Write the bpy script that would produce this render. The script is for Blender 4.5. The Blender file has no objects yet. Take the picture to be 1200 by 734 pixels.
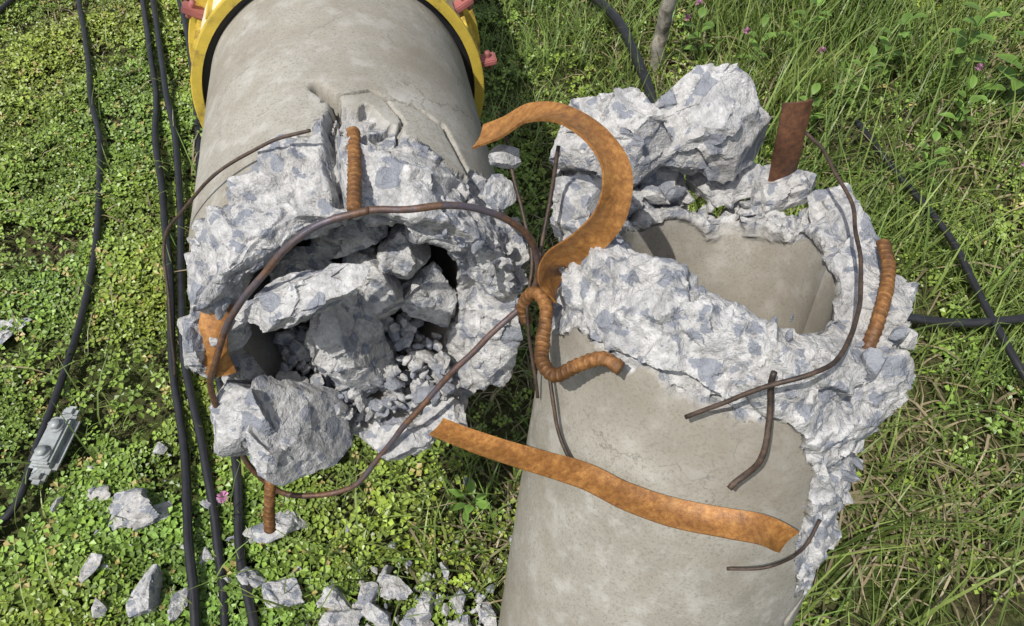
import bpy, math, numpy as np, bmesh
from mathutils import Vector
rng=np.random.default_rng(7)
scene=bpy.context.scene
# ---------------------------------------------------------------- noise
def hsh(i,j,k,seed):
    n=(i.astype(np.int64)*73856093)^(j.astype(np.int64)*19349663)^(k.astype(np.int64)*83492791)^(seed*2654435761)
    n=(n&0xffffffff).astype(np.uint64)
    n=((n^(n>>np.uint64(16)))*np.uint64(0x45d9f3b))&np.uint64(0xffffffff)
    n=((n^(n>>np.uint64(16)))*np.uint64(0x45d9f3b))&np.uint64(0xffffffff)
    n=n^(n>>np.uint64(16))
    return n.astype(np.float64)/4294967295.0
def vnoise(p,scale,seed=0):
    q=p/scale; b=np.floor(q).astype(np.int64); f=q-b; f=f*f*(3-2*f)
    r=0
    for dx in (0,1):
        for dy in (0,1):
            for dz in (0,1):
                w=(f[:,0] if dx else 1-f[:,0])*(f[:,1] if dy else 1-f[:,1])*(f[:,2] if dz else 1-f[:,2])
                r=r+w*hsh(b[:,0]+dx,b[:,1]+dy,b[:,2]+dz,seed)
    return r*2-1
def fbm(p,scale,oct=4,seed=0):
    r=0;a=1
    for o in range(oct):
        r=r+a*vnoise(p,scale/(2**o),seed+o*17); a*=.5
    return r/1.6
def facet(p,scale,seed=0,warp=.10,K=60.):
    p=p+warp*scale*np.stack([vnoise(p,scale*.7,seed+91),vnoise(p,scale*.7,seed+92),vnoise(p,scale*.7,seed+93)],1)
    q=p/scale; b=np.floor(q).astype(np.int64)
    W=np.full(len(p),1e-40);val=np.zeros(len(p))
    for dx in (-1,0,1):
        for dy in (-1,0,1):
            for dz in (-1,0,1):
                i=b[:,0]+dx;j=b[:,1]+dy;k=b[:,2]+dz
                c=np.stack([i+hsh(i,j,k,seed),j+hsh(i,j,k,seed+1),k+hsh(i,j,k,seed+2)],1)
                d=q-c; dd=(d*d).sum(1)
                g=np.stack([hsh(i,j,k,seed+3),hsh(i,j,k,seed+4),hsh(i,j,k,seed+5)],1)-.5
                h=(hsh(i,j,k,seed+6)-.5)*.5+(d*g).sum(1)*2.4
                w=np.exp(-K*dd); W+=w; val+=w*h
    return val/W
def domes(p,scale,seed=0,R=.42,prob=.5):
    p=p+.14*scale*np.stack([vnoise(p,scale*.35,seed+91),vnoise(p,scale*.35,seed+92),vnoise(p,scale*.35,seed+93)],1)
    q=p/scale; b=np.floor(q).astype(np.int64); best=np.zeros(len(p))
    for dx in (-1,0,1):
        for dy in (-1,0,1):
            for dz in (-1,0,1):
                i=b[:,0]+dx;j=b[:,1]+dy;k=b[:,2]+dz
                c=np.stack([i+hsh(i,j,k,seed),j+hsh(i,j,k,seed+1),k+hsh(i,j,k,seed+2)],1)
                dd=((q-c)**2).sum(1); rr=R*(.6+.6*hsh(i,j,k,seed+8))
                v=np.sqrt(np.clip(1-dd/rr**2,0,1))*(hsh(i,j,k,seed+9)<prob)
                best=np.maximum(best,v)
    return best
def sstep(a,b,x):
    t=np.clip((x-a)/(b-a),0,1); return t*t*(3-2*t)
def nrm(v): 
    v=np.array(v,float); return v/np.linalg.norm(v)
# ---------------------------------------------------------------- mesh helpers
def mk(name,V,F,mat,parent=None,smooth=True,attrs=None,colattr=None,sharp=None):
    me=bpy.data.meshes.new(name)
    V=np.asarray(V,dtype=np.float32)
    if isinstance(F,np.ndarray):
        n=F.shape[1]
        me.vertices.add(len(V)); me.vertices.foreach_set('co',V.ravel())
        me.loops.add(F.size); me.loops.foreach_set('vertex_index',F.astype(np.int32).ravel())
        me.polygons.add(len(F)); me.polygons.foreach_set('loop_start',np.arange(0,F.size,n,dtype=np.int32))
        me.polygons.foreach_set('loop_total',np.full(len(F),n,dtype=np.int32))
        me.update(calc_edges=True); me.validate()
    else:
        me.from_pydata([tuple(map(float,v)) for v in V],[],F)
    me.polygons.foreach_set('use_smooth',np.full(len(me.polygons),smooth))
    if attrs:
        for k,a in attrs.items():
            at=me.attributes.new(k,'FLOAT','POINT'); at.data.foreach_set('value',np.asarray(a,dtype=np.float32))
    if colattr is not None:
        at=me.attributes.new('tint','FLOAT_COLOR','POINT')
        c=np.ones((len(V),4),np.float32); c[:,:3]=colattr; at.data.foreach_set('color',c.ravel())
    if sharp:
        try: me.set_sharp_from_angle(angle=math.radians(sharp))
        except Exception as ex: print(ex)
    me.materials.append(mat)
    ob=bpy.data.objects.new(name,me); scene.collection.objects.link(ob)
    if parent: ob.parent=parent
    return ob
def empty(name):
    e=bpy.data.objects.new(name,None); scene.collection.objects.link(e); e.empty_display_size=.1; return e
def catmull(P,n):
    P=np.array(P,float); Q=np.vstack([2*P[0]-P[1],P,2*P[-1]-P[-2]]); out=[]
    for i in range(1,len(Q)-2):
        for t in np.linspace(0,1,n,endpoint=False):
            a,b,c,d=Q[i-1:i+3]
            out.append(.5*((2*b)+(-a+c)*t+(2*a-5*b+4*c-d)*t*t+(-a+3*b-3*c+d)*t**3))
    out.append(P[-1]); return np.array(out)
def resample(C,step):
    L=np.r_[0,np.cumsum(np.linalg.norm(np.diff(C,axis=0),axis=1))]
    n=max(4,int(L[-1]/step)); s=np.linspace(0,L[-1],n)
    return np.stack([np.interp(s,L,C[:,k]) for k in range(3)],1),s
def tube(name,P,r,mat,parent=None,rib=0,closed=False,step=.005,seg=12,wob=0,seed=0,ws=.05):
    if closed: P=list(P)+[P[0]]
    C,s=resample(catmull(P,14),step)
    if wob: C=C+wob*np.stack([vnoise(C,ws,seed),vnoise(C,ws,seed+1),vnoise(C,ws,seed+2)],1)
    T=np.gradient(C,axis=0); T/=np.linalg.norm(T,axis=1)[:,None]
    n=np.cross(T[0],[.3,.2,.9]); n/=np.linalg.norm(n); V=[];
    ang=np.linspace(0,2*math.pi,seg,endpoint=False)
    for i in range(len(C)):
        n=n-T[i]*np.dot(n,T[i]); n/=np.linalg.norm(n); b=np.cross(T[i],n)
        rr=np.full(seg,r,float)
        if rib:
            ph=(s[i]/rib)*2*math.pi
            w=np.clip(np.cos(ph+ang)*2.2-1.1,0,1); w2=np.exp(-((np.sin(ang))/.25)**2)
            rr=r*(.95+.12*w+.07*w2)
        rr=rr*(1+.08*vnoise(C[i:i+1]+ang[:,None]*.01,.01,5))
        V.append(C[i]+rr[:,None]*(np.cos(ang)[:,None]*n+np.sin(ang)[:,None]*b))
    m=len(C); V=np.vstack(V)
    I=np.arange(m-1)[:,None]*seg; J=np.arange(seg)[None]; J2=(J+1)%seg
    F=np.stack([(I+J).ravel(),(I+J2).ravel(),(I+seg+J2).ravel(),(I+seg+J).ravel()],1)
    return mk(name,V,F.tolist()+[list(range(seg))[::-1],list(range((m-1)*seg,m*seg))],mat,parent)
def ribbon(name,P,W,width,th,mat,parent=None,step=.003,bow=.1,seed=3):
    n=14; C=catmull(P,n); Wd=catmull(W,n)
    L=np.r_[0,np.cumsum(np.linalg.norm(np.diff(C,axis=0),axis=1))]; k=int(L[-1]/step); s=np.linspace(0,L[-1],k)
    C=np.stack([np.interp(s,L,C[:,j]) for j in range(3)],1);Wd=np.stack([np.interp(s,L,Wd[:,j]) for j in range(3)],1)
    T=np.gradient(C,axis=0);T/=np.linalg.norm(T,axis=1)[:,None]
    Wd-=T*(Wd*T).sum(1)[:,None]; Wd/=np.linalg.norm(Wd,axis=1)[:,None]; N=np.cross(T,Wd)
    a=13; cols=[]
    x=np.linspace(-.5,.5,a)
    for side in (1,-1):
        xs=x if side==1 else x[::-1]
        for xx in xs:
            e=1+.02*vnoise(C*1.0+7,.03,seed)
            off=bow*width*(.25-xx*xx)*4+side*th/2*(1-(abs(xx)*2)**8*.3)+.0005*vnoise(C+xx*.02,.02,seed)
            cols.append(C+Wd*(xx*width*e)[:,None]+N*(off)[:,None])
    V=np.stack(cols,1); m,c=V.shape[:2]; V=V.reshape(-1,3)
    I=np.arange(m-1)[:,None]*c;J=np.arange(c)[None];J2=(J+1)%c
    F=np.stack([(I+J).ravel(),(I+J2).ravel(),(I+c+J2).ravel(),(I+c+J).ravel()],1).tolist()
    F+=[list(range(c))[::-1],list(range((m-1)*c,m*c))]
    return mk(name,V,F,mat,parent,sharp=40)
# ---------------------------------------------------------------- materials
class NT:
    def __init__(s,name):
        s.m=bpy.data.materials.new(name); s.m.use_nodes=True; s.t=s.m.node_tree; s.t.nodes.clear()
        s.out=s.n('ShaderNodeOutputMaterial'); s.tc=s.n('ShaderNodeTexCoord').outputs['Object']
    def n(s,t,**k):
        x=s.t.nodes.new(t)
        for a,b in k.items(): setattr(x,a,b)
        return x
    def l(s,a,b): s.t.links.new(a,b)
    def noise(s,sc,det=4,rough=.6,dist=0,vec=None):
        x=s.n('ShaderNodeTexNoise'); x.inputs['Scale'].default_value=sc;x.inputs['Detail'].default_value=det;x.inputs['Roughness'].default_value=rough;x.inputs['Distortion'].default_value=dist
        s.l(vec or s.tc,x.inputs['Vector']); return x
    def vor(s,sc,feat='F1',vec=None):
        x=s.n('ShaderNodeTexVoronoi',feature=feat); x.inputs['Scale'].default_value=sc; s.l(vec or s.tc,x.inputs['Vector']); return x
    def ramp(s,inp,stops):
        x=s.n('ShaderNodeValToRGB'); e=x.color_ramp.elements
        while len(e)<len(stops): e.new(.5)
        for q,(p,c) in zip(e,stops):
            q.position=p; q.color=(c if isinstance(c,tuple) else (c,c,c))+(1,)
        s.l(inp,x.inputs[0]); return x.outputs[0]
    def mix(s,f,a,b,mode='MIX'):
        x=s.n('ShaderNodeMix',data_type='RGBA',blend_type=mode)
        for i,v in ((0,f),(6,a),(7,b)):
            if hasattr(v,'type') and not isinstance(v,(int,float)): s.l(v,x.inputs[i])
            elif isinstance(v,tuple): x.inputs[i].default_value=v+(1,)
            else: x.inputs[i].default_value=v
        return x.outputs[2]
    def math(s,op,a,b=0):
        x=s.n('ShaderNodeMath',operation=op)
        for i,v in enumerate((a,b)):
            if isinstance(v,(int,float)): x.inputs[i].default_value=v
            else: s.l(v,x.inputs[i])
        return x.outputs[0]
    def bsdf(s,col,rough=.8,metal=0,height=None,bs=.5,bd=.002,spec=.3):
        p=s.n('ShaderNodeBsdfPrincipled')
        for nme,v in (('Base Color',col),('Roughness',rough),('Metallic',metal)):
            if isinstance(v,tuple): p.inputs[nme].default_value=v+(1,)
            elif isinstance(v,(int,float)): p.inputs[nme].default_value=v
            else: s.l(v,p.inputs[nme])
        p.inputs['Specular IOR Level'].default_value=spec
        if height is not None:
            b=s.n('ShaderNodeBump'); b.inputs['Strength'].default_value=bs;b.inputs['Distance'].default_value=bd
            s.l(height,b.inputs['Height']);s.l(b.outputs[0],p.inputs['Normal'])
        s.l(p.outputs[0],s.out.inputs[0]); return p
def concrete_mat(name='concrete'):
    m=NT(name)
    at=m.n('ShaderNodeAttribute',attribute_name='rough').outputs['Fac']
    stn=m.n('ShaderNodeAttribute',attribute_name='stone').outputs['Fac']
    n1=m.noise(5,5,.65).outputs[0]; n2=m.noise(80,5,.74).outputs[0]
    wn=m.noise(30,4,.65); n0=m.noise(2.3,5,.7).outputs[0]
    n4=m.noise(280,3,.75).outputs[0]
    sm=m.ramp(n1,[(.3,(.225,.21,.175)),(.5,(.305,.29,.25)),(.72,(.385,.37,.325))])
    sm=m.mix(m.ramp(n4,[(.35,.6),(.5,0.0)]),sm,(.15,.14,.12))
    sm=m.mix(m.ramp(wn.outputs[0],[(.50,0.0),(.66,.55)]),sm,(.43,.42,.39))
    sm=m.mix(m.ramp(n0,[(.40,0.0),(.6,.7)]),sm,(.20,.175,.135))
    cz=m.n('ShaderNodeVectorMath',operation='MULTIPLY_ADD'); m.l(wn.outputs['Color'],cz.inputs[0]); cz.inputs[1].default_value=(.05,)*3; m.l(m.tc,cz.inputs[2])
    ve=m.vor(7,'DISTANCE_TO_EDGE',cz.outputs[0]).outputs['Distance']
    crz=m.math('MULTIPLY',m.ramp(ve,[(.0,1.0),(.012,0.0)]),m.ramp(n1,[(.52,0.0),(.6,.6)]))
    sm=m.mix(crz,sm,(.10,.095,.085))
    vd=m.vor(55,vec=cz.outputs[0])
    mask=m.math('MULTIPLY',m.ramp(vd.outputs['Distance'],[(.40,.9),(.48,0.0)]),m.ramp(vd.outputs['Color'],[(.46,0.0),(.52,1.0)]))
    mort=m.ramp(n2,[(.28,(.20,.195,.185)),(.42,(.38,.375,.365)),(.55,(.52,.515,.505)),(.72,(.66,.655,.645))])
    mort=m.mix(m.ramp(wn.outputs[0],[(.46,0.0),(.64,.6)]),mort,(.29,.292,.30))
    mort=m.mix(m.ramp(n1,[(.48,0.0),(.68,.4)]),mort,(.33,.305,.265))
    stone=m.mix(n2,(.11,.12,.15),(.33,.35,.39))
    st2=m.ramp(stn,[(.22,0.0),(.36,.85)])
    fr=m.mix(m.math('MAXIMUM',mask,st2),mort,stone)
    col=m.mix(at,sm,fr)
    h=m.math('ADD',m.math('ADD',n2,wn.outputs[0]),m.math('MULTIPLY',n4,.45))
    hf=m.math('MULTIPLY',h,m.math('ADD',at,.10))
    m.bsdf(col,.92,0,hf,.9,.006,.15); return m.m
def rust_mat(name,base=((.10,.045,.018),(.27,.12,.03),(.42,.21,.06)),steel=0.,rough=.65,metal=.3,dk=.65):
    m=NT(name); n=m.noise(120,6,.8).outputs[0]; n2=m.noise(16,4,.65).outputs[0]
    c=m.ramp(n,[(.32,base[0]),(.5,base[1]),(.68,base[2])])
    c=m.mix(m.ramp(n2,[(.4,dk),(.55,0.0)]),c,tuple(x*.45 for x in base[0]) if not steel else (.075,.085,.12))
    m.bsdf(c,m.ramp(n2,[(.35,rough-.18),(.65,rough+.1)]),metal,n,.55,.0015,.5); return m.m
def plain(name,col,rough=.5,var=.3,spec=.5,metal=0,dirt=None):
    m=NT(name); n=m.noise(30,5,.65).outputs[0]
    c=m.ramp(n,[(.3,tuple(x*(1-var) for x in col)),(.7,tuple(min(1,x*(1+var)) for x in col))])
    if dirt: c=m.mix(m.ramp(m.noise(18,5,.75).outputs[0],[(.53,0.0),(.66,.8)]),c,dirt)
    m.bsdf(c,rough,metal,n,.3,.001,spec); return m.m
CON=concrete_mat()
RUST=rust_mat('rusty_steel_strip_metal',((.15,.062,.018),(.31,.135,.033),(.46,.24,.07)),rough=.5,metal=.15,dk=.4)
RUST2=rust_mat('rusty_rebar',((.09,.04,.016),(.22,.098,.028),(.37,.185,.06)),rough=.65,metal=.2)
RING=rust_mat('steel_and_rust',((.05,.03,.028),(.11,.06,.035),(.2,.10,.05)),steel=1,rough=.5)
WIRE=rust_mat('dark_wire',((.035,.025,.02),(.07,.048,.036),(.13,.08,.05)),rough=.6)
BLACK=plain('black_cable_sheath',(.018,.018,.021),.35,.3,.5)
YEL=plain('yellow_paint',(.56,.41,.06),.5,.2,dirt=(.20,.13,.05))
CREAM=plain('cream_paint',(.66,.60,.40),.5,.15,dirt=(.3,.22,.1))
REDR=plain('red_oxide',(.30,.10,.09),.6,.3)
GREY=plain('connector_grey',(.30,.32,.32),.5,.35,.5,.2,dirt=(.16,.15,.12))
# ---------------------------------------------------------------- pole shells
def ai(th,d):
    k=sorted(d); return np.interp(np.degrees(th)%360,k,[d[x] for x in k],period=360)
def shell(name,O,a,R,Rfar,L,RI,rim_o,rim_i,spall,cracks,parent,seed=0,NTH=640,Fd=.5,amp=.016,sdep=.014):
    O=np.array(O);a=nrm(a);u=nrm(np.array([1,0,0])-a*a[0]);v=np.cross(a,u)
    if (v[1] if abs(a[2])>.5 else v[2])<0: v=-v
    th=np.linspace(0,2*math.pi,NTH,endpoint=False)
    cs=np.cos(th)[:,None]*u+np.sin(th)[:,None]*v
    ro=ai(th,rim_o);rin=ai(th,rim_i);spl=ai(th,spall);ri=ai(th,RI)
    def P(s,r): return O+a*s[:,None]+cs*r[:,None]
    ro=ro+.016*fbm(P(np.zeros(NTH),np.full(NTH,R)),.05,4,seed)
    rin=rin+.016*fbm(P(np.zeros(NTH),ri),.05,4,seed+2)
    rows=[]
    def add(s,r,m,phi):
        rows.append((P(s,r),m,math.cos(phi)*cs+math.sin(phi)*a))
    for s0 in np.linspace(-L,-Fd-.004,24):
        add(np.full(NTH,s0),np.full(NTH,R+(Rfar-R)*(-s0/L)),np.zeros(NTH),0.)
    NA=230
    for f in np.linspace(0,1,NA):
        s=-Fd+f*(ro+Fd); e=ro-s
        p=P(s,np.full(NTH,R)); ns=fbm(p,.07,5,seed+5)*.055
        m=sstep(0,.004,spl-e+ns)
        dep=np.clip((spl-e+ns)/np.maximum(spl,.01),0,1)
        r=R+(Rfar-R)*np.clip(-s/L,0,1)-m*(.004+sdep*dep**1.5)
        wob=.006*vnoise(p,.02,seed+33)
        for (pl,w,dp) in cracks:
            best=np.full(NTH,9.)
            for (t0,e0),(t1,e1) in zip(pl[:-1],pl[1:]):
                A=np.array([math.radians(t0)*R,e0]);B=np.array([math.radians(t1)*R,e1])
                q=np.stack([th*R+wob,-s+wob],1); d=B-A; t=np.clip(((q-A)@d)/(d@d),0,1)
                best=np.minimum(best,np.linalg.norm(q-(A+t[:,None]*d),axis=1))
            r=r-dp*np.exp(-(best/w)**2)
        phi=0 if f<.9 else (f-.9)/.1*math.pi/4
        add(s,r,m,phi); last=(s,r)
    s1,r1=last
    for g in np.linspace(0,1,54)[1:]:
        s=s1*(1-g)+rin*g; r=r1*(1-g)+ri*g
        add(s+.008*math.sin(g*math.pi),r,np.ones(NTH),math.pi/4+g*math.pi/2)
    for g in np.linspace(0,1,80)[1:]:
        s=rin+(-Fd-rin)*g**1.4; e=rin-s
        p=P(s,ri); m=1-sstep(.0,.006,e-.008-.03*np.maximum(0,vnoise(p,.06,seed+8)))
        add(s,ri,m*(1-.6*sstep(0,.02,e)),math.pi)
    PP=np.vstack([x[0] for x in rows]);M=np.concatenate([x[1] for x in rows]);D=np.vstack([x[2] for x in rows])
    act=M>.001; h=np.zeros(len(PP)); q=PP[act]; stn=np.zeros(len(PP))
    dm=domes(q,.034,seed+50,.42,.5); stn[act]=dm
    h[act]=(facet(q,.115,seed+11)*1.35+facet(q,.052,seed+21)*.62+facet(q,.02,seed+31)*.20+.16*fbm(q,.010,3,seed+3)+.12*dm)
    PP=PP+D*(amp*M*np.clip(h,-1.5,1.4))[:,None]+ (D*.0006*vnoise(PP,.03,3)[:,None])
    nr=len(rows)
    I=np.arange(nr-1)[:,None]*NTH;J=np.arange(NTH)[None];J2=(J+1)%NTH
    F=np.stack([(I+J).ravel(),(I+J2).ravel(),(I+NTH+J2).ravel(),(I+NTH+J).ravel()],1)
    ob=mk(name,PP,F,CON,parent,attrs={'rough':M,'stone':stn},sharp=36)
    return ob,(O,a,u,v)
def disc(name,c,a,R,parent):
    a=nrm(a);u=nrm(np.cross(a,[.1,.9,.3]));v=np.cross(a,u);c=np.array(c)
    V=[c+a*.004]
    for i in range(48):
        t=i/48*2*math.pi; V.append(c+R*(math.cos(t)*u+math.sin(t)*v))
    F=[[0,1+i,1+(i+1)%48] for i in range(48)]
    return mk(name,V,F,CON,parent,attrs={'rough':np.full(49,.3)})
# ---------------------------------------------------------------- rocks
ICO={}
def ico(n):
    if n not in ICO:
        bm=bmesh.new(); bmesh.ops.create_icosphere(bm,subdivisions=n,radius=1)
        V=np.array([x.co[:] for x in bm.verts]);F=np.array([[y.index for y in f.verts] for f in bm.faces]);bm.free();ICO[n]=(V,F)
    return ICO[n]
def rotm(r):
    q=r.normal(size=4);q/=np.linalg.norm(q);w,x,y,z=q
    return np.array([[1-2*(y*y+z*z),2*(x*y-z*w),2*(x*z+y*w)],[2*(x*y+z*w),1-2*(x*x+z*z),2*(y*z-x*w)],[2*(x*z-y*w),2*(y*z+x*w),1-2*(x*x+y*y)]])
def rock(c,rad,seed,sub=3,planes=13,rough=1.,flat=.5,axes=None):
    r=np.random.default_rng(seed); V,F=ico(sub)
    N=r.normal(size=(planes*4,3));N/=np.linalg.norm(N,axis=1)[:,None]
    keep=[N[0]]
    for q in N[1:]:
        if len(keep)<planes and max(np.dot(q,k) for k in keep)<.72: keep.append(q)
    N=np.array(keep);d=r.uniform(flat,.8,len(N))
    dots=V@N.T; t=np.where(dots>.05,d/np.maximum(dots,.05),9).min(1); t=np.minimum(t,1.15)*1.12
    W=V*t[:,None]; Rm=rotm(r)
    s=np.array(rad if hasattr(rad,'__len__') else (rad,)*3,float)
    if axes is not None:
        x=nrm(axes[0]);z=nrm(np.cross(x,axes[1]));y=np.cross(z,x); W=(W*s)@np.array([x,y,z])
    elif hasattr(rad,'__len__'): W=(W@Rm.T)*s
    else: W=(W*s*np.array([1,r.uniform(.5,.9),r.uniform(.3,.7)]))@Rm.T
    W=W+np.array(c); mean=s.mean(); st=np.zeros(len(W))
    if sub>=5:
        st=domes(W,.034,seed,.42,.5)
        h=facet(W,mean*.75,seed)*.15*mean+facet(W,mean*.3,seed+4)*.06*mean+fbm(W,.010,3,seed)*.0018+.0018*st
    elif sub==4: h=facet(W,mean*.6,seed)*.10*mean+fbm(W,.012,3,seed)*.0015
    else: h=vnoise(W,mean*.6,seed)*.07*mean; st=np.full(len(W),float(r.random()<.3))
    return W+V*(h*rough)[:,None],F,st
def rocks(name,lst,parent=None,rv=1.0,sharp=26):
    Vs=[];Fs=[];Ss=[];o=0
    for W,F,S_ in lst:
        Vs.append(W);Fs.append(F+o);Ss.append(S_);o+=len(W)
    V=np.vstack(Vs);F=np.vstack(Fs)
    return mk(name,V,F,CON,parent,smooth=True,attrs={'rough':np.full(len(V),rv),'stone':np.concatenate(Ss)},sharp=sharp)
# ================================================================ STUMP
stump=empty('broken_concrete_pole_stump')
T=np.array([.277,.611,.834]); A=nrm([.132,.416,.899])
ob,(O,a,u,v)=shell('stump_shell',T,A,.222,.205,1.02,
  {0:.108,45:.122,90:.140,135:.155,180:.158,225:.152,270:.145,315:.125},
  {0:.015,30:.02,60:.0,90:-.02,120:-.03,150:-.02,180:.005,215:.035,245:.025,270:.0,300:-.02,330:.0},
  {0:.025,30:.035,45:.015,70:.025,90:.0,110:.02,135:.0,180:.0,215:.025,245:.015,280:-.015,320:-.01},
  {0:.36,30:.3,90:.2,150:.15,180:.13,215:.12,240:.10,262:.085,278:.095,288:.13,297:.28,306:.38,330:.40},
  [([(302,.02),(297,.08),(290,.16)],.003,.02),([(340,.1),(333,.3),(310,.42)],.004,.02)],stump,seed=3,amp=.018)
disc('stump_core',T-A*.49,A,.16,stump)
def sp(s,r,deg,fr=(O,a,u,v)):
    O_,a_,u_,v_=fr; t=math.radians(deg); return O_+a_*s+r*(math.cos(t)*u_+math.sin(t)*v_)
L=[rock((.145,.815,.84),(.080,.070,.092),101,6,14,1.,.55),
   rock((.275,.835,.858),(.086,.075,.088),131,6,13,1.,.58),
   rock((.085,.70,.835),(.045,.055,.06),103,5),
   rock((.385,.79,.79),(.05,.045,.04),104,5),
   rock((.44,.72,.80),(.05,.06,.04),105,5),
   rock((.20,.80,.775),(.075,.04,.045),106,5),
   rock((.32,.82,.775),(.07,.045,.04),107,5),
   rock((.12,.76,.78),(.06,.05,.05),108,5)]
r_=np.random.default_rng(5)
for i in range(110):
    deg=r_.uniform(10,170); L.append(rock(sp(r_.uniform(-.03,.03),r_.uniform(.17,.215),deg),r_.uniform(.007,.026),200+i,3))
for i in range(45):
    deg=r_.uniform(290,380); L.append(rock(sp(r_.uniform(-.25,.02),r_.uniform(.19,.208),deg),r_.uniform(.008,.024),300+i,3))
for i in range(24):
    L.append(rock(sp(r_.uniform(-.05,.03),r_.uniform(.17,.2),r_.uniform(190,290)),r_.uniform(.005,.014),400+i,3))
rocks('stump_broken_chunks',L,stump)
# ================================================================ LYING POLE
pole=empty('broken_concrete_pole')
E=np.array([-.194,.58,.735]); B=nrm([.185,-.975,.06])
ob,fr2=shell('pole_shell',E,B,.222,.17,6.5,
  {0:.135,45:.15,90:.155,180:.158,270:.145,330:.13},
  {0:.0,45:.0,90:-.01,110:-.01,130:.02,160:.03,180:.02,205:.02,225:.05,270:.05,315:.03},
  {0:-.04,45:-.05,90:-.03,120:-.02,150:.01,180:-.0,225:.03,270:.02,315:-.02},
  {0:.09,40:.11,70:.14,84:.17,90:.18,98:.14,120:.10,140:.10,165:.12,180:.15,225:.2,270:.2,315:.12},
  [([(88,.02),(90,.1),(88,.2),(93,.23)],.006,.035),([(92,.2),(75,.215),(60,.2),(50,.19)],.0018,.015),([(50,.19),(42,.1),(44,.05)],.003,.02),([(160,.0),(150,.08),(165,.14)],.004,.02),([(70,.1),(66,.16),(72,.21)],.0018,.01)],pole,seed=12,amp=.016)
disc('pole_core',E-B*.49,B,.16,pole)
def lp(s,r,deg): return sp(s,r,deg,fr2)
L=[rock((-.222,.585,.68),(.060,.05,.095),111,6,12,1.,.5),
   rock((-.275,.485,.655),(.020,.06,.085),112,6,9,.5,.55,axes=((.8,-.35,.45),(.1,.9,.4))),
   rock((-.345,.485,.66),(.05,.05,.09),122,6,12,1.),
   rock((-.156,.50,.59),(.055,.04,.03),113,5),
   rock((-.245,.535,.865),(.085,.035,.028),114,6,11,.8,.5,axes=((.9,.15,.35),(0,.9,-.3))),
   rock((-.375,.53,.78),(.03,.04,.06),115,5),
   rock((-.27,.64,.76),(.05,.045,.06),116,5),
   rock((-.185,.645,.755),(.05,.04,.07),117,5),
   rock((-.115,.655,.71),(.045,.04,.055),127,5),
   rock((-.145,.66,.80),(.04,.04,.045),137,5),
   rock((-.215,.68,.83),(.06,.04,.045),138,5),
   rock((-.09,.53,.595),(.04,.035,.035),118,5),
   rock((-.12,.60,.62),(.03,.03,.02),123,4),
   rock((-.01,.715,.915),(.022,.02,.018),119,4),
   rock((-.02,.68,.885),(.02,.03,.025),120,4)]
for i in range(420):
    s=r_.uniform(-.10,.045); x=r_.uniform(-.115,.07+.03*(s>-.04)); base=-math.sqrt(max(.0,.145**2-x*x)); hgt=base+r_.uniform(.0,.06+.8*max(0,.04-s))*(1-abs(x)/.16)
    p=fr2[0]+fr2[1]*s+fr2[2]*x+fr2[3]*hgt
    L.append(rock(p,r_.uniform(.006,.016)*(1.7 if r_.random()<.15 else 1),500+i,3))
for i in range(40):
    L.append(rock(lp(r_.uniform(-.08,.02),r_.uniform(.19,.215),r_.uniform(-30,70)),r_.uniform(.005,.014),1800+i,3))
rocks('pole_broken_chunks',L,pole)
# ================================================================ STEEL
ring=[(-.149,.556,.98),(-.071,.57,.978),(-.009,.588,.941),(.027,.588,.891),(.023,.576,.82),(-.037,.548,.761),(-.111,.508,.681),(-.173,.473,.605),(-.226,.449,.549),(-.3,.4435,.533),(-.3416,.449,.562),(-.3644,.473,.655),(-.362,.485,.761),(-.3227,.51,.845),(-.2707,.53,.91),(-.2044,.549,.965)]
tube('rebar_hoop',ring,.004,RING,closed=True,wob=.003)
n0=np.array([0,-.6,.8])
curl=[(-0.041,0.729,0.934),(-0.013,0.714,0.96),(0.019,0.695,0.996),(0.055,0.661,1.021),(0.089,0.627,1.02),(0.108,0.591,1.006),(0.103,0.563,0.972),(0.080,0.558,0.931),(0.053,0.563,0.898),(0.044,0.563,0.872),(0.055,0.562,0.846)]
def widths(P,k,mixn):
    P=np.array(P);T_=np.gradient(P,axis=0);T_/=np.linalg.norm(T_,axis=1)[:,None]
    W=np.cross(T_,n0);W/=np.linalg.norm(W,axis=1)[:,None]; mixn=np.array(mixn)[:,None] if hasattr(mixn,'__len__') else mixn
    W=W*k+n0*mixn; return W/np.linalg.norm(W,axis=1)[:,None]
ribbon('rusty_steel_strip',curl,widths(curl,.8,[.9,1.0,1.0,.9,.7,.5,.5,.6,.9,1.2,1.2]),.038,.0045,RUST,bow=.10)
band=[(-0.098,0.482,0.661),(-0.043,0.45,0.678),(0.021,0.415,0.703),(0.08,0.378,0.738),(0.125,0.345,0.755),(0.17,0.318,0.775),(0.219,0.302,0.787),(0.258,0.296,0.783),(0.292,0.293,0.757)]
ribbon('rusty_steel_strip',band,widths(band,.8,[1.0,.9,.8,.7,.6,.55,.5,.3,-.3]),.031,.0045,RUST,seed=9,bow=.10)
sreb=[(0.019,0.561,0.783),(0.013,0.57,0.802),(0.026,0.572,0.829),(0.04,0.546,0.834),(0.035,0.502,0.827),(0.034,0.472,0.829),(0.047,0.449,0.837),(0.068,0.446,0.86),(0.093,0.442,0.882),(0.112,0.428,0.884)]
tube('bent_rebar',sreb,.0078,RUST2,rib=.008,step=.001,seg=20)
stubR=[(0.445,0.619,0.864),(0.436,0.571,0.866),(0.407,0.508,0.868),(0.389,0.472,0.85)]
tube('rebar_stub',stubR,.0078,RUST2,rib=.008,step=.001,seg=20)
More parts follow.
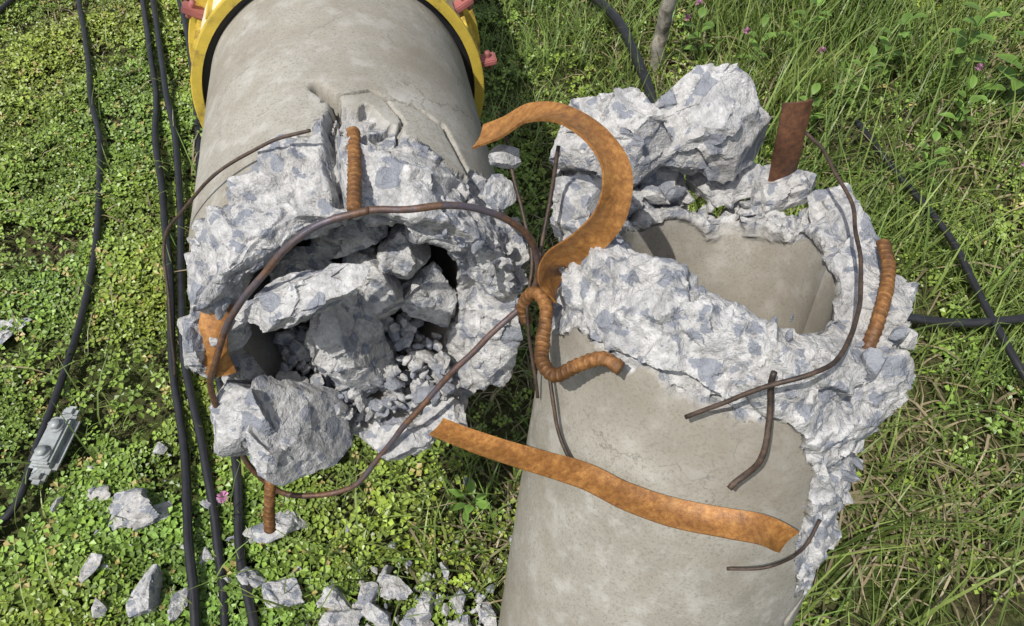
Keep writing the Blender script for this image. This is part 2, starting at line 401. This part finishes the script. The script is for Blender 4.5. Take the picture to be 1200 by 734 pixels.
tube('rebar_stub',[(-0.188,0.72,0.950),(-0.178,0.651,0.952),(-0.17,0.584,0.955)],.0075,RUST2,rib=.008,step=.001,seg=20)
tube('rebar_stub',[(-0.313,0.46,0.631),(-0.322,0.419,0.589),(-0.328,0.388,0.541)],.0072,RUST2,rib=.008,step=.001,seg=20)
hoop=[(0.175,0.379,0.872),(0.207,0.377,0.902),(0.244,0.378,0.933),(0.276,0.381,0.948),(0.308,0.398,0.949),(0.34,0.447,0.935),(0.374,0.519,0.914),(0.396,0.604,0.903),(0.403,0.68,0.897),(0.393,0.743,0.895),(0.383,0.788,0.891)]
tube('dark_crack_strip',hoop,.0024,WIRE,wob=.003)
wA=[(-0.229,0.688,0.979),(-0.269,0.684,0.968),(-0.32,0.678,0.943),(-0.368,0.668,0.911),(-0.412,0.667,0.863),(-0.446,0.666,0.812),(-0.444,0.597,0.748),(-0.448,0.546,0.684)]
tube('dark_crack_strip',wA,.0021,WIRE,wob=.003,seed=4)
tube('dark_crack_strip',[(0.055,0.698,0.948),(0.046,0.664,0.898),(0.033,0.613,0.848),(0.031,0.58,0.823)],.0025,WIRE,wob=.003)
tube('dark_crack_strip',[(0.041,0.531,0.786),(0.048,0.47,0.763),(0.058,0.43,0.728),(0.076,0.385,0.725)],.0024,WIRE,wob=.002)
tube('dark_crack_strip',[(0.25,0.393,0.925),(0.244,0.358,0.888),(0.236,0.338,0.838),(.22,.325,.82)],.0032,WIRE,wob=.008)  # dark tube added to stand for the dark crack in the rough concrete
tube('dark_crack_strip',[(-.01,.75,.93),(.0,.70,.90),(.02,.62,.86),(.02,.56,.80),(.03,.50,.70)],.0022,WIRE,wob=.004,seed=8)
tube('dark_crack_strip',[(0.245,0.292,0.675),(0.291,0.290,0.694),(0.33,0.310,0.690),(.355,.34,.70)],.002,WIRE,wob=.003,seed=18)
plateR=[(0.367,0.809,0.925),(0.369,0.795,0.871),(0.377,0.793,0.80)]
ribbon('rusty_steel_plate',plateR,[(1,.3,.2)]*3,.042,.004,rust_mat('dark_rust',((.06,.03,.02),(.14,.06,.03),(.22,.10,.04))))
plateL=[(-0.341,0.545,0.845),(-0.352,0.51,0.805),(-0.348,0.495,0.768)]
ribbon('rusty_steel_plate',plateL,[(1,0.2,.1)]*3,.034,.004,RUST)
# ================================================================ yellow clamp
clamp=empty('yellow_pole_clamp')
def ringband(name,s0,s1,r0,r1,mat,n=96,a0=0,a1=360):
    V=[];F=[]
    for i in range(n+1):
        d=a0+(a1-a0)*i/n
        for (s,r) in ((s0,r0),(s0,r1),(s0+(s1-s0)*.08,r1+.002),(s1-(s1-s0)*.08,r1+.002),(s1,r1),(s1,r0)): V.append(lp(s,r,d))
    for i in range(n):
        for j in range(6):
            F.append([i*6+j,i*6+(j+1)%6,(i+1)*6+(j+1)%6,(i+1)*6+j])
    F+= [list(range(6)),list(range(n*6,n*6+6))]
    return mk(name,V,F,mat,clamp,smooth=False)
ringband('front_flange',-.535,-.526,.230,.245,YEL)
ringband('inner_gasket',-.56,-.537,.216,.232,BLACK)
ringband('barrel',-.65,-.562,.234,.240,CREAM)
ringband('rear_flange',-.662,-.651,.224,.258,YEL)
def boxm(name,c,sx,sy,sz,ax,mat,parent,bev=.003):
    bm=bmesh.new();bmesh.ops.create_cube(bm,size=1)
    bmesh.ops.scale(bm,vec=(sx,sy,sz),verts=bm.verts); bmesh.ops.bevel(bm,geom=bm.edges[:],offset=bev,segments=2,affect='EDGES')
    x,y,z=[Vector(nrm(k)) for k in ax]
    for q in bm.verts: q.co=Vector(c)+x*q.co.x+y*q.co.y+z*q.co.z
    me=bpy.data.meshes.new(name);bm.to_mesh(me);bm.free();me.materials.append(mat)
    o=bpy.data.objects.new(name,me);scene.collection.objects.link(o);o.parent=parent;return o
for k,(dg,ss) in enumerate(((8,-.55),(30,-.58),(124,-.57),(150,-.64),(60,-.64))):
    t=math.radians(dg); rad=math.cos(t)*fr2[2]+math.sin(t)*fr2[3]; tan=-math.sin(t)*fr2[2]+math.cos(t)*fr2[3]
    boxm(f'lug_{k}',lp(ss,.258,dg),.035,.010,.03,(rad,tan,fr2[1]),REDR,clamp,.002)
    tube(f'bolt_{k}',[lp(ss,.262,dg)-tan*.016,lp(ss,.262,dg),lp(ss,.262,dg)+tan*.016],.005,REDR,clamp,seg=6)
for k,dg in enumerate(range(-30,220,14)):
    t=math.radians(dg); rad=math.cos(t)*fr2[2]+math.sin(t)*fr2[3]; tan=-math.sin(t)*fr2[2]+math.cos(t)*fr2[3]
    boxm(f'gusset_{k}',lp(-.593,.244,dg),.010,.006,.112,(rad,tan,fr2[1]),YEL,clamp,.001)
# ================================================================ cables
cabs=[([(-1.635,2.82),(-1.423,2.273),(-1.188,1.685),(-1.073,1.294),(-1.033,1.001),(-1.033,.776),(-1.038,.619),(-1.122,.564),(-1.4,.5)],.0085),
([(-1.7,3.6),(-1.414,2.82),(-1.215,2.273),(-1.01,1.685),(-.889,1.294),(-.794,1.001),(-.726,.797),(-.645,.564),(-.573,.306),(-.5,-.2)],.0095),
([(-1.68,3.6),(-1.375,2.82),(-1.169,2.273),(-.97,1.685),(-.84,1.265),(-.751,.977),(-.661,.735),(-.593,.564),(-.519,.306),(-.44,-.2)],.0095),
([(-1.6,3.6),(-1.287,2.82),(-1.041,2.132),(-.905,1.685),(-.777,1.265),(-.675,.954),(-.586,.715),(-.535,.546),(-.45,.306),(-.35,-.2)],.0095),
([(-2.4,2.2),(-1.87,2.32),(-1.77,2.47),(-1.76,2.82),(-1.8,3.4)],.0085),
([(.0,3.4),(.16,2.76),(.273,2.476),(.354,2.28),(.399,2.065),(.43,1.75),(.4,1.3)],.016),
([(.7,1.2),(.806,1.115),(.944,1.08),(1.046,1.07),(1.15,1.065),(1.383,1.076),(2.,1.1)],.011),
([(1.0,1.8),(1.116,1.384),(1.135,1.195),(1.132,1.076),(1.138,.953),(1.16,.858),(1.194,.777),(1.4,.5)],.009)]
for i,(c,r) in enumerate(cabs):
    z=.055 if i in(1,2,3) else .045
    if i>4: z=.09
    tube('black_cable',[(x,y,z+.006*math.sin(i*2+k*1.7)) for k,(x,y) in enumerate(c)],r,BLACK,step=.015,wob=.012,seed=i*5,ws=.25)
con=empty('cable_connector')
ax=nrm([.018,.19,0.]); px=nrm([ax[1],-ax[0],0]); cc=np.array([-.985,.767,.055])
boxm('body',cc,.062,.14,.028,(px,ax,(0,0,1)),GREY,con,.012)
boxm('lid',cc+np.array([0,0,.018]),.044,.11,.014,(px,ax,(0,0,1)),GREY,con,.005)
for k in (-1,1):
    boxm(f'end_{k}',cc+ax*k*.078,.034,.03,.024,(px,ax,(0,0,1)),GREY,con,.009)
    p=cc+ax*k*.032+np.array([0,0,.024]); tube(f'bolt_{k}',[p,p+[0,0,.008],p+[0,0,.014]],.012,GREY,con,seg=6,step=.004)
    tube(f'washer_{k}',[p,p+[0,0,.002],p+[0,0,.004]],.017,GREY,con,seg=16,step=.002)
# ================================================================ ground rubble
R=[(-.80,.628,.075,.025),(-.74,.60,.04,.022),(-.763,.768,.018,.012),(-.943,.635,.018,.012),(-.86,.66,.03,.012),(-.822,.512,.03,.02),(-.695,.445,.042,.03),(-.635,.425,.03,.02),(-.787,.425,.02,.015),(-.428,.454,.045,.035),(-.338,.443,.033,.025),(-.468,.582,.052,.03),(-.429,.731,.055,.04),(-.284,.443,.03,.02),(-.219,.461,.032,.02),(-.166,.43,.03,.02),(-.10,.443,.03,.02),(-1.232,1.065,.055,.012),(-.5,.478,.036,.03),(-.622,.6375,.022,.015),(-.248,.494,.018,.012),(-.605,.527,.018,.012),(-.25,.41,.03,.02),(-.05,.42,.03,.02),(-.13,.50,.018,.012),(-.33,.40,.04,.02),(-.18,.39,.035,.02),(-.10,.39,.03,.02)]
L=[]
for i,(x,y,r,h) in enumerate(R):
    t=r_.uniform(0,3.1); tl=r_.uniform(-.5,.5)
    L.append(rock((x,y,.038+h*.4),(r*1.15,r*.7,h),900+i,5 if r>.028 else 4,8,.9,.35,axes=((math.cos(t),math.sin(t),tl),(-math.sin(t),math.cos(t),r_.uniform(-.3,.3)))))
for i in range(230):
    if r_.random()<.6: x=r_.normal(-.22,.13);y=r_.normal(.42,.05)
    else: x=r_.uniform(-.95,.05);y=r_.uniform(.35,.75)
    L.append(rock((x,y,r_.uniform(.025,.045)),.004+.013*r_.random()**2,1100+i,3,9,1,.35))
rocks('concrete_rubble',L)
# ================================================================ ground
m=NT('ground'); n1=m.noise(3,5,.65).outputs[0]; n2=m.noise(60,5,.7).outputs[0]
c=m.ramp(n2,[(.3,(.03,.022,.014)),(.5,(.08,.06,.038)),(.7,(.14,.11,.07))])
g=m.ramp(n2,[(.3,(.03,.05,.012)),(.7,(.10,.15,.03))])
c=m.mix(m.ramp(n1,[(.38,.15),(.62,.9)]),c,g); m.bsdf(c,.95,0,n2,1.,.02,.1)
gx=np.concatenate([np.linspace(-150,-6,12),np.linspace(-5,5,180),np.linspace(6,150,12)])
gy=np.concatenate([np.linspace(-150,-4,12),np.linspace(-3,7,180),np.linspace(8,300,14)])
X,Y=np.meshgrid(gx,gy);P_=np.stack([X.ravel(),Y.ravel(),np.zeros(X.size)],1)
near=np.exp(-((P_[:,0]/5)**4+((P_[:,1]-2)/5)**4)); P_[:,2]=near*(.018*vnoise(P_,.25,2)+.008*vnoise(P_,.07,3))
I=np.arange(len(gy)-1)[:,None]*len(gx);J=np.arange(len(gx)-1)[None]
F=np.stack([(I+J).ravel(),(I+J+1).ravel(),(I+J+1+len(gx)).ravel(),(I+J+len(gx)).ravel()],1)
mk('ground',P_,F,m.m)
# ================================================================ vegetation
def leafmat(name,tr=.3):
    m=NT(name); at=m.n('ShaderNodeAttribute',attribute_name='tint').outputs['Color']
    if not tr: m.bsdf(at,.42,0,None,spec=.4); return m.m
    p=m.bsdf(at,.42,0,None,spec=.4); t=m.n('ShaderNodeBsdfTranslucent'); m.l(m.mix(1.,at,(1.3,1.3,.6),'MULTIPLY'),t.inputs[0])
    mx=m.n('ShaderNodeMixShader');mx.inputs[0].default_value=tr; m.l(p.outputs[0],mx.inputs[1]);m.l(t.outputs[0],mx.inputs[2]);m.l(mx.outputs[0],m.out.inputs[0]); return m.m
LEAF=leafmat('clover_leaves',0); BLADE=leafmat('grass_blades',.3)
def notstump(x,y): return (x-.17)**2+(y-.25)**2>.23**2
def clover(n,x0,x1,y0,y1,s0,s1,dens):
    x=rng.uniform(x0,x1,n);y=rng.uniform(y0,y1,n)
    k=(rng.random(n)<dens(x,y))&notstump(x,y); x=x[k];y=y[k];n=len(x)
    p=np.stack([x,y,x*0],1); cl=vnoise(p,.12,41)*.5+.5
    z=rng.uniform(.012,.024,n)+cl*.03
    s=rng.uniform(s0,s1,n)*(.75+.5*cl); a0=rng.uniform(0,2*math.pi,n)
    tilt=rng.normal(0,.4,(n,2))
    V=[];col=[]
    hue=vnoise(p,.3,50)*.5+.5; b=rng.uniform(.45,1.25,n)*(.75+.4*cl)
    base=np.stack([.145+.10*hue,.25+.05*hue,.035+.02*rng.random(n)],1)*b[:,None]
    yel=rng.random(n)<.035; base[yel]=np.array([.33,.27,.10])
    for j in range(3):
        a=a0+j*2*math.pi/3+rng.normal(0,.15,n); d=np.stack([np.cos(a),np.sin(a)],1); e=np.stack([-d[:,1],d[:,0]],1)
        for (r,w,h) in ((.1,0,0),(.75,.55,.0),(1.25,0,.0),(.75,-.55,.0)):
            xy=d*(r*s)[:,None]+e*(w*s)[:,None]
            zz=z+(xy*tilt).sum(1)+(.18*s if w!=0 else 0)-(.15*s if r>1 else 0)
            V.append(np.stack([x+xy[:,0],y+xy[:,1],zz],1)); col.append(base*(.85 if w!=0 else 1.1))
    V=np.stack(V,1).reshape(-1,3);col=np.stack(col,1).reshape(-1,3)
    return V,np.arange(len(V)).reshape(-1,4),col
def blades(n,x0,x1,y0,y1,l0,l1,w0,w1,dens,straw=.12,flat=.6,dark=1.):
    x=rng.uniform(x0,x1,n);y=rng.uniform(y0,y1,n)
    k=(rng.random(n)<dens(x,y))&notstump(x,y); x=x[k];y=y[k];n=len(x)
    p=np.stack([x,y,x*0],1); cl=vnoise(p,.18,61)*.5+.5
    Ln=rng.uniform(l0,l1,n)*(.5+1.*cl); W=rng.uniform(w0,w1,n)
    a=rng.uniform(0,2*math.pi,n)+vnoise(p,.25,62)*1.2; lean=rng.uniform(.15,1.,n)**.8*flat*1.6
    st=rng.random(n)<straw*(.4+2.4*sstep(-.1,.5,vnoise(p,.35,63))); lean[st]=rng.uniform(1.2,2.2,st.sum())
    d=np.stack([np.cos(a),np.sin(a),a*0],1);e=np.stack([-d[:,1],d[:,0],d[:,0]*0],1)
    b=rng.uniform(.45,1.35,n)*dark; hue=rng.random(n)*.6+.4*(vnoise(p,.4,64)*.5+.5)
    base=np.stack([.14+.12*hue,.24+.06*hue,.055+.03*hue],1)*b[:,None]
    base[st]=np.array([.40,.33,.20])*rng.uniform(.4,1.15,st.sum())[:,None]
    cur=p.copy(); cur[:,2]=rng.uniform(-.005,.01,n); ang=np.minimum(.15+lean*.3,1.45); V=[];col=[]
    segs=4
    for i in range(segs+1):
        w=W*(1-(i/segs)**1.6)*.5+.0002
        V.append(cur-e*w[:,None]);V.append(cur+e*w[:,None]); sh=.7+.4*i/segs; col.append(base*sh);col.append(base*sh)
        st_=Ln/segs
        cur=cur+d*(np.sin(ang)*st_)[:,None]; cur[:,2]+=np.cos(ang)*st_; cur[:,2]=np.maximum(cur[:,2],.006+.01*hue)
        ang=np.minimum(ang+lean*.38,2.0)
    V=np.stack(V,1);m_=V.shape[1];V=V.reshape(-1,3);col=np.stack(col,1).reshape(-1,3)
    o=np.arange(n)[:,None]*m_
    F=np.concatenate([np.stack([o[:,0]+2*i,o[:,0]+2*i+1,o[:,0]+2*i+3,o[:,0]+2*i+2],1) for i in range(segs)])
    return V,F,col
def join(L):
    o=0;Vs=[];Fs=[];Cs=[]
    for V,F,C in L: Vs.append(V);Fs.append(F+o);Cs.append(C);o+=len(V)
    return np.vstack(Vs),np.vstack(Fs),np.vstack(Cs)
def P2(x,y): return np.stack([x,y,x*0],1)
right=lambda x,y: sstep(-.35,.25,x+.1*vnoise(P2(x,y),.3,71))
dc=lambda x,y: (1-.88*right(x,y))*np.clip(.75+.8*vnoise(P2(x,y),.17,72),.12,1)
dg=lambda x,y: right(x,y)*np.clip(.68+.75*vnoise(P2(x,y),.2,73),.1,1)
V,F,C=join([clover(92000,-2.0,.6,.25,3.0,.0055,.0125,dc),clover(20000,-5,1,3.0,7,.012,.022,dc),clover(7000,-5,-2.0,-1,3.0,.012,.022,dc),clover(18000,.3,2.4,.25,3.1,.006,.014,lambda x,y:np.clip(.45+.9*vnoise(P2(x,y),.3,75),0,1))])
mk('clover',V,F,LEAF,smooth=False,colattr=C)
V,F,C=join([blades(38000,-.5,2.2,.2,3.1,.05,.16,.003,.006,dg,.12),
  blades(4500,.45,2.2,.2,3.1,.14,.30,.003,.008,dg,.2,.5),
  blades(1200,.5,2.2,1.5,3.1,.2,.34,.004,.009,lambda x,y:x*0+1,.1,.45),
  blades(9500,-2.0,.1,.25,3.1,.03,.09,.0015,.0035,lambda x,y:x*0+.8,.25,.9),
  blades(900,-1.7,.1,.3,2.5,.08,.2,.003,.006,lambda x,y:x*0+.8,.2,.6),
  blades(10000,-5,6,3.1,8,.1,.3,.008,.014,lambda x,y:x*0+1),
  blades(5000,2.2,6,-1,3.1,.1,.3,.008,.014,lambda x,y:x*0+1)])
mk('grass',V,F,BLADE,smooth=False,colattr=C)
WEED=leafmat('weed_leaves',.25)
def leaf(V,F,C,base,dirv,up,Ln,Wd,col):
    dirv=nrm(dirv);e=nrm(np.cross(dirv,up));n=np.cross(e,dirv);o=len(V);K=6
    for i in range(K+1):
        t=i/K; w=Wd*math.sin(math.pi*min(1,t*.93+.05))**.8*(1-.25*t)
        c=np.array(base)+dirv*(Ln*t)-np.array([0,0,1])*Ln*.35*t*t
        V+= [c-e*w/2+n*w*.15,c,c+e*w/2+n*w*.15]; C+=[col*1.05,col*.8,col*1.05]
    for i in range(K):
        q=o+3*i; F+=[[q,q+1,q+4,q+3],[q+1,q+2,q+5,q+4]]
def weed(x,y,h,n,seed,name='broadleaf_weed',ls=.06):
    r=np.random.default_rng(seed);V=[];F=[];C=[]
    for k in range(n):
        t=(k+.5)/n; ang=k*2.4+r.normal(0,.3)
        base=np.array([x,y,0])+np.array([.02*math.sin(t*3+seed),.02*math.cos(t*2),h*t])
        d=np.array([math.cos(ang),math.sin(ang),.35+.5*t])
        leaf(V,F,C,base+d*.01,d,[0,0,1],ls*r.uniform(.7,1.25),ls*.55*r.uniform(.8,1.2),np.array([.15,.26,.05])*r.uniform(.7,1.35))
    o=len(V);K=8
    for i in range(K+1):
        t=i/K;c=np.array([x+.02*math.sin(t*3+seed),y+.02*math.cos(t*2),h*t])
        for a_ in (0,2.1,4.2): V.append(c+.003*(1-.6*t)*np.array([math.cos(a_),math.sin(a_),0]));C.append(np.array([.12,.18,.05]))
    for i in range(K):
        for j in range(3): F.append([o+3*i+j,o+3*i+(j+1)%3,o+3*i+3+(j+1)%3,o+3*i+3+j])
    mk(name,np.array(V),np.array(F),WEED,colattr=np.array(C))
for i,(x,y,h,n,ls) in enumerate([(1.52,1.95,.32,22,.085),(1.62,1.8,.30,20,.08),(1.4,2.05,.3,16,.07),(1.2,2.1,.24,14,.055),(.95,2.2,.24,14,.055),(1.62,1.5,.22,14,.065),(.75,2.1,.2,12,.05),(1.3,1.8,.2,12,.05),(.6,2.15,.2,12,.05),(1.5,1.35,.18,12,.045),(1.05,1.95,.2,12,.05),(1.25,.8,.14,10,.04),(-.1,.62,.12,10,.035),(.85,1.8,.18,12,.045),(1.15,1.6,.18,12,.045)]):
    weed(x,y,h,n,i,ls=ls)
PINK=plain('clover_flower_pink',(.55,.24,.42),.7,.3); SG=plain('stem_green',(.12,.2,.05))
for (x,y,z) in [(-.59,.64,.07),(1.33,1.50,.19),(.70,2.05,.22),(.54,2.15,.2),(.58,2.2,.22),(1.35,1.9,.2),(.9,1.95,.22),(.62,2.3,.22)]:
    fl=empty('clover_flower')
    tube('stem',[(x+.01,y+.01,0),(x,y,z*.5),(x,y,z)],.0012,SG,fl,seg=6,step=.02)
    V=[];F=[]
    r=np.random.default_rng(int(abs(x)*1000)%97+3)
    for k in range(60):
        d=r.normal(size=3);d[2]=abs(d[2])*1.0-.2;d=nrm(d);e=nrm(np.cross(d,[.3,.2,.7]));o=len(V);c=np.array([x,y,z])
        V+=[c+d*.003-e*.0014,c+d*.003+e*.0014,c+d*.013+e*.0008,c+d*.013-e*.0008];F.append([o,o+1,o+2,o+3])
    mk('petals',np.array(V),np.array(F),PINK,fl)
tube('wooden_stake',[(.465,2.17,-.05),(.475,2.15,.08),(.465,2.14,.18),(.475,2.12,.29),(.475,2.11,.40)],.022,plain('weathered_wood',(.30,.28,.24),.9,.4,.1,0,(.10,.08,.06)),None,seg=12,wob=.012,step=.012)
# ================================================================ light / world / camera
w=bpy.data.worlds.new('World');scene.world=w;w.use_nodes=True;nt=w.node_tree
sky=nt.nodes.new('ShaderNodeTexSky');sky.sky_type='NISHITA';sky.sun_disc=False
S=nrm([-.34,-.36,.87]); sky.sun_elevation=math.asin(S[2]);sky.sun_rotation=math.atan2(S[0],S[1])
sky.dust_density=2.0
hs=nt.nodes.new('ShaderNodeHueSaturation');hs.inputs['Saturation'].default_value=.6
bg=nt.nodes['Background'];bg.inputs[1].default_value=.15;nt.links.new(sky.outputs[0],hs.inputs['Color']);nt.links.new(hs.outputs[0],bg.inputs[0])
sl=bpy.data.lights.new('sun','SUN');sl.energy=4.7;sl.angle=math.radians(.5);sl.color=(1,.96,.9)
so=bpy.data.objects.new('sun',sl);scene.collection.objects.link(so);so.rotation_euler=Vector(S).to_track_quat('Z','Y').to_euler();so.location=(0,0,5)
cam=bpy.data.cameras.new('camera');co=bpy.data.objects.new('camera',cam);scene.collection.objects.link(co)
co.location=(0,0,1.55);co.rotation_euler=(math.atan2(.6,.8),0,0);cam.lens=27;cam.sensor_width=36;cam.clip_end=1000;cam.clip_start=.02
scene.camera=co
scene.view_settings.view_transform='Standard';scene.view_settings.look='None';scene.view_settings.exposure=0
